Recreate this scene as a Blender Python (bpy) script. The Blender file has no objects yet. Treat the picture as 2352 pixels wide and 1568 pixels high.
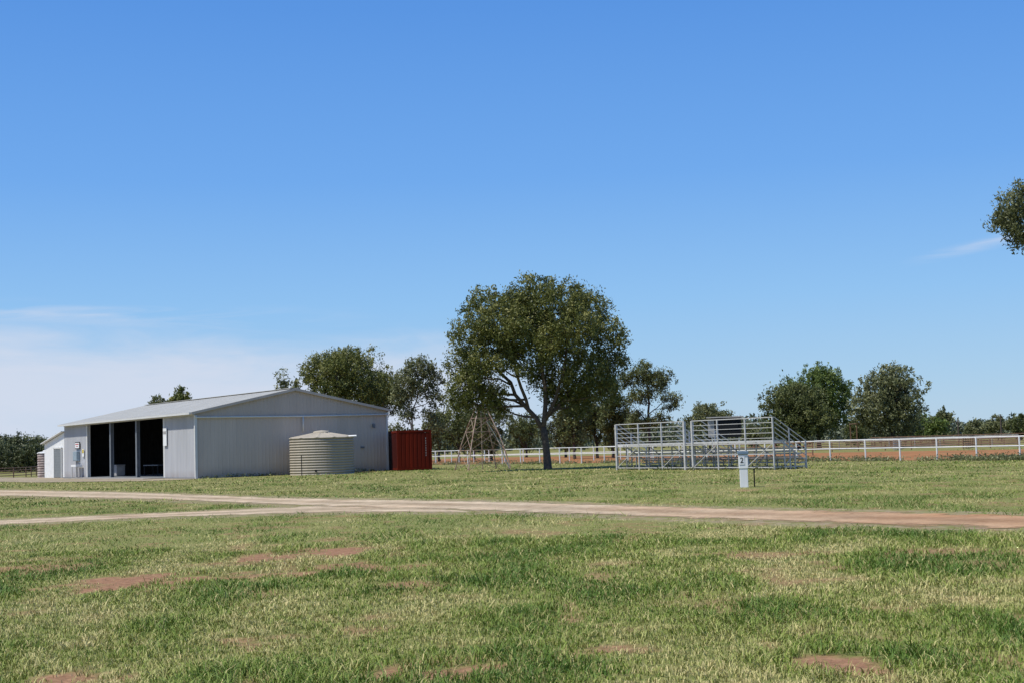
import bpy, math, numpy as np
from mathutils import Vector, Matrix
rng=np.random.default_rng(7)
scene=bpy.context.scene
scene.view_settings.view_transform='Standard'
scene.view_settings.look='None'
scene.view_settings.exposure=0
col=scene.collection
R=math.radians

# ------------------------------------------------------------ helpers
def link(o): col.objects.link(o); return o
def meta(o,label,cat,group=None):
    o["label"]=label; o["category"]=cat
    if group: o["group"]=group
    return o
def empty(name,loc,rot=0,label=None,cat=None,group=None):
    o=bpy.data.objects.new(name,None); o.empty_display_size=.3
    o.location=loc; o.rotation_euler=(0,0,rot); link(o)
    if label: meta(o,label,cat,group)
    return o
def fast_mesh(name,V,F,k,mats=(),attr=None):
    me=bpy.data.meshes.new(name)
    V=np.asarray(V,dtype=np.float32); F=np.asarray(F,dtype=np.int32)
    me.vertices.add(len(V)); me.vertices.foreach_set('co',V.ravel())
    me.loops.add(F.size); me.loops.foreach_set('vertex_index',F.ravel())
    n=F.size//k
    me.polygons.add(n); me.polygons.foreach_set('loop_start',np.arange(n,dtype=np.int32)*k)
    me.update(calc_edges=True)
    for m in mats: me.materials.append(m)
    if attr:
        for an,av in attr.items():
            a=me.attributes.new(an,'FLOAT','POINT'); a.data.foreach_set('value',np.asarray(av,dtype=np.float32))
    return me
class MB:
    def __init__(s): s.v=[]; s.f=[]
    def box(s,c,d,rz=0):
        i=len(s.v); cx,cy,cz=c; a,b,h=d[0]/2,d[1]/2,d[2]/2
        cr,sr=math.cos(rz),math.sin(rz)
        for z in(-h,h):
            for x,y in((-a,-b),(a,-b),(a,b),(-a,b)):
                s.v.append((cx+x*cr-y*sr,cy+x*sr+y*cr,cz+z))
        s.f+=[(i+3,i+2,i+1,i),(i+4,i+5,i+6,i+7),(i,i+1,i+5,i+4),(i+1,i+2,i+6,i+5),(i+2,i+3,i+7,i+6),(i+3,i,i+4,i+7)]
        return s
    def beam(s,p,q,w,h=None):
        h=h or w; p=Vector(p);q=Vector(q); d=(q-p).normalized()
        up=Vector((0,0,1)) if abs(d.z)<.95 else Vector((0,1,0))
        a=d.cross(up).normalized(); b=a.cross(d).normalized(); i=len(s.v)
        for P in(p,q):
            for x,y in((-1,-1),(1,-1),(1,1),(-1,1)):
                s.v.append(tuple(P+a*(x*w/2)+b*(y*h/2)))
        s.f+=[(i,i+1,i+2,i+3),(i+7,i+6,i+5,i+4)]
        for k in range(4):
            j=(k+1)%4; s.f.append((i+k,i+4+k,i+4+j,i+j))
        return s
    def tube(s,pts,rad,n=8,cap=True):
        pts=[Vector(p) for p in pts]
        if not hasattr(rad,'__len__'): rad=[rad]*len(pts)
        i0=len(s.v); ref=None
        for k,P in enumerate(pts):
            d=(pts[min(k+1,len(pts)-1)]-pts[max(k-1,0)]).normalized()
            if ref is None:
                ref=d.orthogonal().normalized()
            a=(ref-d*ref.dot(d))
            a=a.normalized() if a.length>1e-5 else d.orthogonal().normalized()
            ref=a; b=d.cross(a)
            for j in range(n):
                t=2*math.pi*j/n
                s.v.append(tuple(P+(a*math.cos(t)+b*math.sin(t))*rad[k]))
        for k in range(len(pts)-1):
            for j in range(n):
                j2=(j+1)%n; A=i0+k*n; B=A+n
                s.f.append((A+j,A+j2,B+j2,B+j))
        if cap:
            s.f.append(tuple(i0+j for j in reversed(range(n))))
            s.f.append(tuple(i0+(len(pts)-1)*n+j for j in range(n)))
        return s
    def poly(s,pts):
        i=len(s.v); s.v+= [tuple(p) for p in pts]; s.f.append(tuple(range(i,i+len(pts)))); return s
    def obj(s,name,mat,parent=None,loc=(0,0,0),rz=0,smooth=False,bevel=0):
        me=bpy.data.meshes.new(name); me.from_pydata(s.v,[],s.f); me.materials.append(mat); me.update()
        if smooth:
            me.polygons.foreach_set('use_smooth',[True]*len(me.polygons))
        o=bpy.data.objects.new(name,me); o.location=loc; o.rotation_euler=(0,0,rz); link(o)
        if parent: o.parent=parent
        if bevel:
            m=o.modifiers.new('bevel','BEVEL'); m.width=bevel; m.segments=2; m.limit_method='ANGLE'
        return o

# value noise
_T=rng.random((256,256))
def vnoise(x,y):
    xi=np.floor(x).astype(int); yi=np.floor(y).astype(int); fx=x-xi; fy=y-yi
    fx=fx*fx*(3-2*fx); fy=fy*fy*(3-2*fy)
    g=lambda a,b:_T[a%256,b%256]
    return (g(xi,yi)*(1-fx)+g(xi+1,yi)*fx)*(1-fy)+(g(xi,yi+1)*(1-fx)+g(xi+1,yi+1)*fx)*fy
def fbm(x,y,o=4):
    r=0;a=.5;t=0
    for k in range(o):
        r=r+a*vnoise(x*2**k+17*k,y*2**k+31*k); t+=a; a*=.5
    return r/t

# ------------------------------------------------------------ materials
def newmat(name):
    m=bpy.data.materials.new(name); m.use_nodes=True; nt=m.node_tree
    return m,nt,nt.nodes['Principled BSDF']
def pmat(name,c,rough=.6,var=.15,scale=3,metal=0,bump=0,dirt=None,streak=False,spec=.4,foot=None):
    m,nt,b=newmat(name)
    tc=nt.nodes.new('ShaderNodeTexCoord'); mp=nt.nodes.new('ShaderNodeMapping')
    nt.links.new(tc.outputs['Object'],mp.inputs['Vector'])
    if streak: mp.inputs['Scale'].default_value=(1,1,.12)
    nz=nt.nodes.new('ShaderNodeTexNoise'); nz.inputs['Scale'].default_value=scale; nz.inputs['Detail'].default_value=5
    nt.links.new(mp.outputs[0],nz.inputs['Vector'])
    rp=nt.nodes.new('ShaderNodeValToRGB')
    rp.color_ramp.elements[0].position=.3; rp.color_ramp.elements[1].position=.7
    lo=tuple(x*(1-var) for x in c) if dirt is None else dirt
    rp.color_ramp.elements[0].color=(*lo,1); rp.color_ramp.elements[1].color=(*[min(1,x*(1+var*.6)) for x in c],1)
    nt.links.new(nz.outputs['Fac'],rp.inputs['Fac']); out=rp.outputs[0]
    if foot:   # splashed soil on the bottom of walls
        sp=nt.nodes.new('ShaderNodeSeparateXYZ'); nt.links.new(tc.outputs['Object'],sp.inputs[0])
        mr=nt.nodes.new('ShaderNodeMapRange'); mr.inputs['From Min'].default_value=0; mr.inputs['From Max'].default_value=foot[1]; mr.inputs['To Min'].default_value=.75; mr.inputs['To Max'].default_value=0
        nt.links.new(sp.outputs['Z'],mr.inputs['Value'])
        mu=nt.nodes.new('ShaderNodeMath'); mu.operation='MULTIPLY'; n2=nt.nodes.new('ShaderNodeTexNoise'); n2.inputs['Scale'].default_value=1.5; nt.links.new(tc.outputs['Object'],n2.inputs['Vector'])
        nt.links.new(mr.outputs[0],mu.inputs[0]); nt.links.new(n2.outputs['Fac'],mu.inputs[1])
        mx=nt.nodes.new('ShaderNodeMix'); mx.data_type='RGBA'; nt.links.new(mu.outputs[0],mx.inputs['Factor']); nt.links.new(out,mx.inputs['A']); mx.inputs['B'].default_value=(*foot[0],1); out=mx.outputs['Result']
    nt.links.new(out,b.inputs['Base Color'])
    b.inputs['Roughness'].default_value=rough; b.inputs['Metallic'].default_value=metal; b.inputs['Specular IOR Level'].default_value=spec
    if bump:
        bm=nt.nodes.new('ShaderNodeBump'); bm.inputs['Strength'].default_value=bump; bm.inputs['Distance'].default_value=.02
        nt.links.new(nz.outputs['Fac'],bm.inputs['Height']); nt.links.new(bm.outputs[0],b.inputs['Normal'])
    return m
def leafmat(name,dark,mid,light,trans=.25,rough=.5):
    m,nt,b=newmat(name)
    at=nt.nodes.new('ShaderNodeAttribute'); at.attribute_name='tint'
    rp=nt.nodes.new('ShaderNodeValToRGB'); e=rp.color_ramp.elements
    e[0].color=(*dark,1); e[1].color=(*light,1); k=e.new(.5); k.color=(*mid,1)
    nt.links.new(at.outputs['Fac'],rp.inputs['Fac']); nt.links.new(rp.outputs[0],b.inputs['Base Color'])
    b.inputs['Roughness'].default_value=rough
    b.inputs['Specular IOR Level'].default_value=.3
    if trans>0:
        tr=nt.nodes.new('ShaderNodeBsdfTranslucent'); nt.links.new(rp.outputs[0],tr.inputs['Color'])
        mx=nt.nodes.new('ShaderNodeMixShader'); mx.inputs[0].default_value=trans
        nt.links.new(b.outputs[0],mx.inputs[1]); nt.links.new(tr.outputs[0],mx.inputs[2])
        nt.links.new(mx.outputs[0],nt.nodes['Material Output'].inputs['Surface'])
    return m

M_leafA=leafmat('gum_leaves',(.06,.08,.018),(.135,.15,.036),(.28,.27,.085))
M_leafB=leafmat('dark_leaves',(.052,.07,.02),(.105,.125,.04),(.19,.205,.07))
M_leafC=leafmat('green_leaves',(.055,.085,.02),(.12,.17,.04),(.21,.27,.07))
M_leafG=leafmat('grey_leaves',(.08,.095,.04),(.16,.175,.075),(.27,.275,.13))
M_leafD=leafmat('darkest_leaves',(.045,.055,.022),(.08,.095,.038),(.13,.145,.058),.1)  # deepest leaf colour, mainly for the paddock trees
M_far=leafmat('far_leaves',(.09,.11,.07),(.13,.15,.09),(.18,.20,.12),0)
M_bark=pmat('bark',(.085,.068,.055),.9,.4,8,bump=.6)
M_barkL=pmat('pale_bark',(.24,.21,.17),.85,.4,6,bump=.4)
M_wallG=pmat('gable_cladding',(.50,.44,.385),.7,.08,1.3,streak=True,spec=.2,foot=((.25,.18,.13),.9))
M_wallL=pmat('side_cladding',(.42,.43,.45),.6,.10,1.3,streak=True,spec=.3,foot=((.25,.18,.13),.6))
M_roof=pmat('roof_sheet',(.46,.455,.42),.6,.10,.8)
M_trim=pmat('white_trim',(.60,.60,.58),.5,.06,2)
M_steelD=pmat('dark_steel',(.16,.18,.2),.6,.2,4)
M_conc=pmat('concrete',(.3,.28,.25),.9,.2,1.2,bump=.2)
M_dark=pmat('interior_shade_dark',(.045,.045,.045),.85,.2,2,spec=.1)  # near-black colour stands in for shade deep inside the shed
M_white=pmat('white_paint',(.76,.77,.77),.45,.06,3)
M_fence=pmat('fence_white_paint',(.74,.74,.73),.5,.12,2)
M_galv=pmat('galvanised_steel',(.48,.48,.47),.5,.18,6)
M_tank=pmat('cream_tank',(.37,.33,.265),.65,.10,2,streak=True,spec=.25)
M_red=pmat('red_container_paint',(.125,.012,.004),.75,.3,1.6,dirt=(.07,.009,.005),streak=True,spec=.1)
M_redd=pmat('shaded_red_paint',(.05,.007,.005),.7,.2,3,spec=.1)  # container red with shade put into the colour
M_rust=pmat('weathered_tower_steel',(.38,.32,.27),.7,.3,5,dirt=(.19,.09,.055))
M_black=pmat('black_panel',(.012,.013,.016),.6,.2,3,spec=.15)
M_brownr=pmat('brown_yard_rail',(.2,.12,.08),.8,.3,3)
M_greyr=pmat('grey_yard_rail',(.35,.34,.33),.7,.2,3)
M_bluegrey=pmat('blue_grey_plastic',(.26,.33,.38),.5,.1,4)
M_capblue=pmat('slate_blue_plastic',(.15,.22,.30),.5,.1,4)
M_yellow=pmat('yellow_sign',(.6,.45,.05),.5,.1,3)
M_boardred=pmat('sign_red',(.45,.05,.04),.5,.1,3)

# ------------------------------------------------------------ track / patch outlines (metres; camera stands at 0,0)
A_far=[(-60,118),(-40,92),(-28.9,78),(-17.6,63.5),(-7.6,48.1),(-.1,39.6),(4.2,32.8),(7.3,28.7),(9.5,26),(14,20.5),(24,10)]
A_near=[(-54,97),(-34,74),(-23.3,62.8),(-12.1,49.2),(-6.4,40.8),(-.1,32.8),(3.56,27.7),(6.1,24),(8.0,22.1),(12,17),(21,7)]
B_far=[(-30,35),(-20,36.8),(-13.9,37.9),(-10.7,39),(-8.2,39.9),(-6.0,41.2),(-3,38.5)]
B_near=[(-30,31),(-20,33.2),(-12.9,34.8),(-10,36),(-5.76,36.0),(-3.2,34.9),(-.6,33.2)]
def smooth_line(P,n=60):
    P=np.array(P,float); d=np.r_[0,np.cumsum(np.hypot(*np.diff(P,axis=0).T))]
    t=np.linspace(0,d[-1],n*8); x=np.interp(t,d,P[:,0]); y=np.interp(t,d,P[:,1])
    k=np.ones(25)/25
    xp=np.r_[[x[0]]*12,x,[x[-1]]*12]; yp=np.r_[[y[0]]*12,y,[y[-1]]*12]
    return np.c_[np.convolve(xp,k,'valid'),np.convolve(yp,k,'valid')]
def inpoly(x,y,P):
    r=np.zeros(x.shape,bool); n=len(P); j=n-1
    for i in range(n):
        xi,yi=P[i]; xj,yj=P[j]
        if yi!=yj:
            c=((yi>y)!=(yj>y))&(x<(xj-xi)*(y-yi)/(yj-yi)+xi); r^=c
        j=i
    return r
polyA=A_far+A_near[::-1]; polyB=B_far+B_near[::-1]
def on_track(x,y):
    jx=(fbm(x*1.3,y*1.3,4)-.5)*2.2; jy=(fbm(x*1.1+50,y*1.1,5)-.5)*4.2
    return inpoly(x+jx,y+jy,polyA)|inpoly(x+jx*.6,y+jy*.6,polyB)
c1=np.array([-21.0,91.9]); TH=R(35); U=np.array([math.cos(TH),math.sin(TH)]); Vv=np.array([-math.sin(TH),math.cos(TH)])
def shed_pt(a,b): p=c1+U*a+Vv*b; return (p[0],p[1])
apron=[shed_pt(.3,-.5),shed_pt(-1.5,-2.0),shed_pt(-4,-1),shed_pt(-5.0,4),shed_pt(-7.2,10),shed_pt(-7,20),shed_pt(-9,32),shed_pt(-7.4,40),shed_pt(-6,60),shed_pt(0.3,60)]
shed_area=[shed_pt(-.1,-.1),shed_pt(14.5,-.1),shed_pt(14.5,34),shed_pt(-.1,34)]
fence_line=[(30,63.5),(26,70.2),(24.5,73),(20.2,81.6),(12.3,94.6),(3.65,108),(-5.2,122.5),(-16,140)]
arena=[(45,40)]+fence_line+[(-8,185),(12,155),(27,122),(40,104),(66,82),(70,50)]
# x, y, rx, ry, strength
patches=[(-4.9,18,.95,1.2,1),(-3.9,21.2,.6,1.1,.95),(-3.0,22.4,.65,1.2,1),(-2.5,19.4,.7,.8,.9),(-3.3,18.7,.6,.7,.8),(-1.3,16.6,.3,.45,.8),(-1.7,19,.5,.45,.8),
 (-.57,10.1,.5,.32,1),(2.2,9.9,.28,.4,1),(3.4,19.3,.9,.6,.7),(5.8,18.7,.9,.7,.7),(-7.1,20.8,.7,1.1,.8),(-3.2,10.3,.45,.33,.95),(-2.2,12.1,.4,.38,.75),(-1.4,12.8,.3,.3,.7),(.8,11,.2,.2,.8),(4.4,12,.3,.3,.6)]
def bare(x,y):
    b=np.clip((fbm(x*2.1+5,y*1.4+9,4)-.60)*6,0,1)*.62
    w=(fbm(x*4.0,y*2.8,5)-.5)*4.2
    for px,py,rx,ry,s in patches:
        q=((x-px)/rx)**2+((y-py)/ry)**2
        b=np.maximum(b,np.clip((1.35-q+w)*1.2,0,1)*np.clip((3.6-q)*1.0,0,1)*s)
    return b
def sandy(x,y):
    o=.9; t=inpoly(x,y+o*1.3,polyA)|inpoly(x,y-o,polyA)|inpoly(x,y+o,polyB)|inpoly(x,y-o*.8,polyB)|inpoly(x,y,polyA)|inpoly(x,y,polyB)
    return t.astype(float)

# ------------------------------------------------------------ ground
def ground():
    xs=np.r_[-6000,-3000,-1500,-700,-350,-180,np.arange(-110,-24,2.),np.arange(-24,24,.16),np.arange(24,111,2.),180,350,700,1500,3000,6000]
    ys=np.r_[-3000,-800,-200,-60,-20,0,4,np.arange(7,50,.16),np.arange(50,150,2.),180,250,350,700,1500,3000,8000]
    X,Y=np.meshgrid(xs,ys); x=X.ravel(); y=Y.ravel()
    near=(y>5)&(y<30)&(abs(x)<25)
    fade=np.clip((27-y)/4,0,1)*np.clip((24-abs(x))/3,0,1)
    tr=on_track(x,y)|(sandy(x,y)>0)|(y>23-x*.0)&(x>3)
    z=np.where(near&~tr,(fbm(x*1.6,y*1.6,4)-1)*.035*fade,0)
    nf=(y>5)&(y<52)&(abs(x)<25)
    n=len(xs); m=len(ys)
    i=(np.arange(m-1)[:,None]*n+np.arange(n-1)[None,:]).ravel()
    F=np.c_[i,i+1,i+n+1,i+n]
    me=fast_mesh('ground',np.c_[x,y,z],F,4,[],{'bare':np.where(nf,bare(x,y),.1),'sandy':sandy(x,y)*.9})
    me.polygons.foreach_set('use_smooth',[True]*len(me.polygons))
    m,nt,b=newmat('grassy_soil')
    N=nt.nodes; L=nt.links
    geo=N.new('ShaderNodeNewGeometry')
    def noise(s,d=5,w=None):
        q=N.new('ShaderNodeTexNoise'); q.inputs['Scale'].default_value=s; q.inputs['Detail'].default_value=d; q.inputs['Roughness'].default_value=.68
        L.new(geo.outputs['Position'],q.inputs['Vector']); return q
    def ramp(src,a,b_,ca,cb):
        r=N.new('ShaderNodeValToRGB'); r.color_ramp.elements[0].position=a; r.color_ramp.elements[1].position=b_
        r.color_ramp.elements[0].color=(*ca,1); r.color_ramp.elements[1].color=(*cb,1); L.new(src,r.inputs['Fac']); return r
    def mix(f,a,b_):
        x=N.new('ShaderNodeMix'); x.data_type='RGBA'
        if isinstance(f,float): x.inputs['Factor'].default_value=f
        else: L.new(f,x.inputs['Factor'])
        L.new(a,x.inputs['A']); L.new(b_,x.inputs['B']); return x.outputs['Result']
    nz9=noise(9).outputs['Fac']
    g1=ramp(noise(.35).outputs['Fac'],.35,.65,(.12,.16,.03),(.25,.235,.08))
    g2=ramp(nz9,.3,.7,(.09,.12,.03),(.29,.25,.12))
    grass=mix(.5,g1.outputs[0],g2.outputs[0])
    soil=ramp(nz9,.3,.7,(.17,.088,.05),(.36,.205,.12))
    sand=ramp(nz9,.3,.7,(.22,.165,.11),(.38,.30,.21))
    at=N.new('ShaderNodeAttribute'); at.attribute_name='bare'
    a2=N.new('ShaderNodeAttribute'); a2.attribute_name='sandy'
    c=mix(at.outputs['Fac'],grass,soil.outputs[0]); 
    nb=ramp(noise(3).outputs['Fac'],.42,.6,(0,0,0),(1,1,1))
    mm=N.new('ShaderNodeMath'); mm.operation='MULTIPLY'; L.new(a2.outputs['Fac'],mm.inputs[0]); L.new(nb.outputs[0],mm.inputs[1])
    c=mix(mm.outputs[0],c,sand.outputs[0])
    L.new(c,b.inputs['Base Color']); b.inputs['Roughness'].default_value=1; b.inputs['Specular IOR Level'].default_value=.1
    bm=N.new('ShaderNodeBump'); bm.inputs['Distance'].default_value=.04; bm.inputs['Strength'].default_value=.7
    L.new(noise(14,3).outputs['Fac'],bm.inputs['Height']); L.new(bm.outputs[0],b.inputs['Normal'])
    me.materials.append(m)
    o=link(bpy.data.objects.new('ground',me)); o["kind"]="structure"
ground()

def dirtmat(name,ca,cb,cr=None,s=5,green=None,wheels=False):
    m,nt,b=newmat(name); N=nt.nodes; L=nt.links; geo=N.new('ShaderNodeNewGeometry')
    def noise(sc,d,ro):
        q=N.new('ShaderNodeTexNoise'); q.inputs['Scale'].default_value=sc; q.inputs['Detail'].default_value=d; q.inputs['Roughness'].default_value=ro
        L.new(geo.outputs['Position'],q.inputs['Vector']); return q
    def math_(op,a,b2,c=None,clamp=False):
        n=N.new('ShaderNodeMath'); n.operation=op; n.use_clamp=clamp
        for i,v in enumerate((a,b2,c)):
            if v is None: continue
            if isinstance(v,(int,float)): n.inputs[i].default_value=v
            else: L.new(v,n.inputs[i])
        return n.outputs[0]
    q=noise(s,6,.85); q3=noise(s*.16,3,.6)
    fac=math_('MULTIPLY_ADD',q.outputs['Fac'],.6,math_('MULTIPLY',q3.outputs['Fac'],.4))
    if wheels:
        a=N.new('ShaderNodeAttribute'); a.attribute_name='across'
        wv=math_('COSINE',math_('MULTIPLY',a.outputs['Fac'],4*math.pi*1.0),0)
        fac=math_('MULTIPLY_ADD',wv,-.06,fac)
    def ramp(a,b_,c0,c1):
        r=N.new('ShaderNodeValToRGB'); r.color_ramp.elements[0].position=a; r.color_ramp.elements[1].position=b_
        r.color_ramp.elements[0].color=(*c0,1); r.color_ramp.elements[1].color=(*c1,1); return r
    r=ramp(.38,.62,ca,cb); L.new(fac,r.inputs['Fac'])
    out=r.outputs[0]
    q2=noise(.35,4,.5)
    if cr:
        sp=N.new('ShaderNodeSeparateXYZ'); L.new(geo.outputs['Position'],sp.inputs[0])
        mr=N.new('ShaderNodeMapRange'); mr.inputs['From Min'].default_value=0; mr.inputs['From Max'].default_value=11
        L.new(sp.outputs['X'],mr.inputs['Value'])
        ad=math_('ADD',q2.outputs['Fac'],math_('SUBTRACT',mr.outputs[0],.5),clamp=True)
        x=N.new('ShaderNodeMix'); x.data_type='RGBA'; L.new(ad,x.inputs['Factor']); L.new(out,x.inputs['A'])
        r2=ramp(.38,.62,[v*.62 for v in cr],cr); L.new(fac,r2.inputs['Fac'])
        L.new(r2.outputs[0],x.inputs['B']); out=x.outputs['Result']
    if green:
        q4=noise(.5,6,.75); rg=ramp(.52,.62,(0,0,0),(.6,.6,.6)); L.new(q4.outputs['Fac'],rg.inputs['Fac'])
        x=N.new('ShaderNodeMix'); x.data_type='RGBA'; L.new(rg.outputs[0],x.inputs['Factor']); L.new(out,x.inputs['A']); x.inputs['B'].default_value=(*green,1); out=x.outputs['Result']
    L.new(out,b.inputs['Base Color']); b.inputs['Roughness'].default_value=1; b.inputs['Specular IOR Level'].default_value=.1
    bm=N.new('ShaderNodeBump'); bm.inputs['Distance'].default_value=.05; bm.inputs['Strength'].default_value=.8
    L.new(q.outputs['Fac'],bm.inputs['Height']); L.new(bm.outputs[0],b.inputs['Normal'])
    if wheels: # gravel thins out towards the verges
        ed=math_('MINIMUM',a.outputs['Fac'],math_('SUBTRACT',1.0,a.outputs['Fac']))
        q5=noise(1.3,6,.7)
        al=math_('MULTIPLY_ADD',ed,8.0,math_('MULTIPLY_ADD',q5.outputs['Fac'],6.0,-3.9),clamp=True)
        L.new(al,b.inputs['Alpha'])
    return m
M_track=dirtmat('track_gravel',(.28,.215,.14),(.60,.48,.335),(.45,.235,.115),wheels=True)
M_apron=dirtmat('apron_gravel',(.24,.195,.135),(.38,.32,.235),green=(.20,.19,.08))
M_arena=dirtmat('arena_red_dirt',(.22,.10,.042),(.36,.17,.075),s=1.2,green=(.19,.16,.08))
def strip(name,P,Q,z,mat,grow=.07):
    a=smooth_line(P); b=smooth_line(Q); n=len(a)
    a,b=a+(a-b)*grow,b+(b-a)*grow
    k=13; V=[];ac=[]
    for i in range(k):
        t=i/(k-1); p=a*(1-t)+b*t; V.append(np.c_[p,np.full(n,z)]); ac.append(np.full(n,t))
    V=np.concatenate(V); i=(np.arange(k-1)[:,None]*n+np.arange(n-1)[None,:]).ravel()
    me=fast_mesh(name,V,np.c_[i,i+n,i+n+1,i+1],4,[mat],{'across':np.concatenate(ac)})
    o=link(bpy.data.objects.new(name,me)); o["kind"]="structure"
strip('gravel_track',A_far,A_near,.009,M_track)
strip('gravel_side_track',B_far,B_near,.004,M_track)
def sheet(name,P,z,mat):
    o=MB().poly([(x,y,z) for x,y in P]).obj(name,mat); o["kind"]="structure"
    if o.data.polygons[0].normal.z<0: o.data.flip_normals()
sheet('gravel_apron',apron,.016,M_apron)
sheet('arena_ground',arena,.012,M_arena)

# ------------------------------------------------------------ grass
def in_any(x,y):
    jx=(fbm(x*.9,y*.9,3)-.5)*3; jy=(fbm(x*.9+31,y*.9,3)-.5)*3
    return on_track(x,y)|inpoly(x+jx,y+jy,apron)|inpoly(x,y,shed_area)|inpoly(x,y,arena)
def grass():
    Vs=[];Fs=[];Ts=[];off=0
    def zone(y0,y1,n,h,w,bent,near=True):
        nonlocal off
        y=np.sqrt(rng.uniform(y0**2,y1**2,n)); x=rng.uniform(-.43,.43,n)*y
        cl=rng.random(n)<.62
        cx=np.round(x/.13)*.13; cy=np.round(y/.13)*.13
        jx=np.sin(cx*91.7+cy*37.3)*.065; jy=np.sin(cx*57.1-cy*71.9)*.065
        x=np.where(cl,cx+jx+rng.normal(0,.025,n),x); y=np.where(cl,cy+jy+rng.normal(0,.025,n),y)
        keep=~in_any(x,y)
        b=bare(x,y)*(1. if near else .5)
        keep&=rng.random(n)>b*.99
        keep&=rng.random(n)>sandy(x,y)*.55
        x=x[keep];y=y[keep];n=len(x); cl=cl[keep]; b=b[keep]
        lush=fbm(x*.9+40,y*.6+3,5)
        fine=fbm(x*5+11,y*5+7,3)
        hh=h*rng.uniform(.4,1.3,n)*(.45+1.25*np.clip((lush-.38)*2.4,0,1))*(.4+1.2*fine)*np.where(cl,1.15,.75)*(1-.6*b)
        tall=rng.random(n)<.025; hh=np.where(tall,hh*1.9,hh)
        th=rng.uniform(0,2*math.pi,n); dx=np.cos(th);dy=np.sin(th)
        lean=rng.uniform(.4,2.0,n)*hh
        ph=rng.uniform(0,2*math.pi,n); wx=np.cos(ph)*w*rng.uniform(.6,1.4,n); wy=np.sin(ph)*w
        z0=np.full(n,-.012)
        dry=fbm(x*.6+70,y*.35+20,4)
        t=np.clip(rng.normal(0,.15,n)+.40+(dry-.5)*2.3-(lush-.5)*1.4+(fine-.5)*.6+b*.3,0,1)
        straw=rng.random(n)<.13; t=np.where(straw,rng.uniform(.7,1,n),t)
        if bent:
            P=np.empty((n,5,3))
            P[:,0]=np.c_[x-wx,y-wy,z0];P[:,1]=np.c_[x+wx,y+wy,z0]
            mx=x+dx*lean*.35; my=y+dy*lean*.35; mz=hh*.62
            P[:,2]=np.c_[mx+wx*.75,my+wy*.75,mz];P[:,3]=np.c_[mx-wx*.75,my-wy*.75,mz]
            P[:,4]=np.c_[x+dx*lean,y+dy*lean,hh*.85]
            i=np.arange(n)*5+off
            F=np.concatenate([np.c_[i,i+1,i+2],np.c_[i,i+2,i+3],np.c_[i+3,i+2,i+4]]); k=5
        else:
            P=np.empty((n,3,3)); P[:,0]=np.c_[x-wx,y-wy,z0];P[:,1]=np.c_[x+wx,y+wy,z0];P[:,2]=np.c_[x+dx*lean,y+dy*lean,hh]
            i=np.arange(n)*3+off; F=np.c_[i,i+1,i+2]; k=3
        Vs.append(P.reshape(-1,3));Fs.append(F);Ts.append(np.repeat(t,k)); off+=n*k
    zone(7.5,14,115000,.056,.0034,True)
    zone(14,24,150000,.05,.0046,True)
    zone(24,45,125000,.048,.009,False)
    zone(45,70,70000,.05,.02,False,False)
    zone(70,112,40000,.055,.035,False,False)
    m=leafmat('grass_blades',(.082,.155,.017),(.205,.265,.042),(.54,.46,.21),.0,.6)
    me=fast_mesh('grass',np.concatenate(Vs),np.concatenate(Fs),3,[m],{'tint':np.concatenate(Ts)})
    o=link(bpy.data.objects.new('grass',me)); o["kind"]="stuff"; o["label"]="patchy green and straw coloured mown grass"
grass()

def leaf_quads(C,size,tint,r,flat=0):
    n=len(C)
    a=r.normal(size=(n,3)); a/=np.linalg.norm(a,axis=1)[:,None]
    b=r.normal(size=(n,3)); b-=a*(a*b).sum(1)[:,None]; b/=np.linalg.norm(b,axis=1)[:,None]
    a[:,2]-=.45; a/=np.linalg.norm(a,axis=1)[:,None]
    s=size*r.uniform(.6,1.3,n)[:,None]
    V=np.stack([C-a*s,C+b*s*.42,C+a*s,C-b*s*.42],1).reshape(-1,3)
    F=np.arange(n*4).reshape(-1,4)
    return V,F,np.repeat(tint,4)

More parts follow.
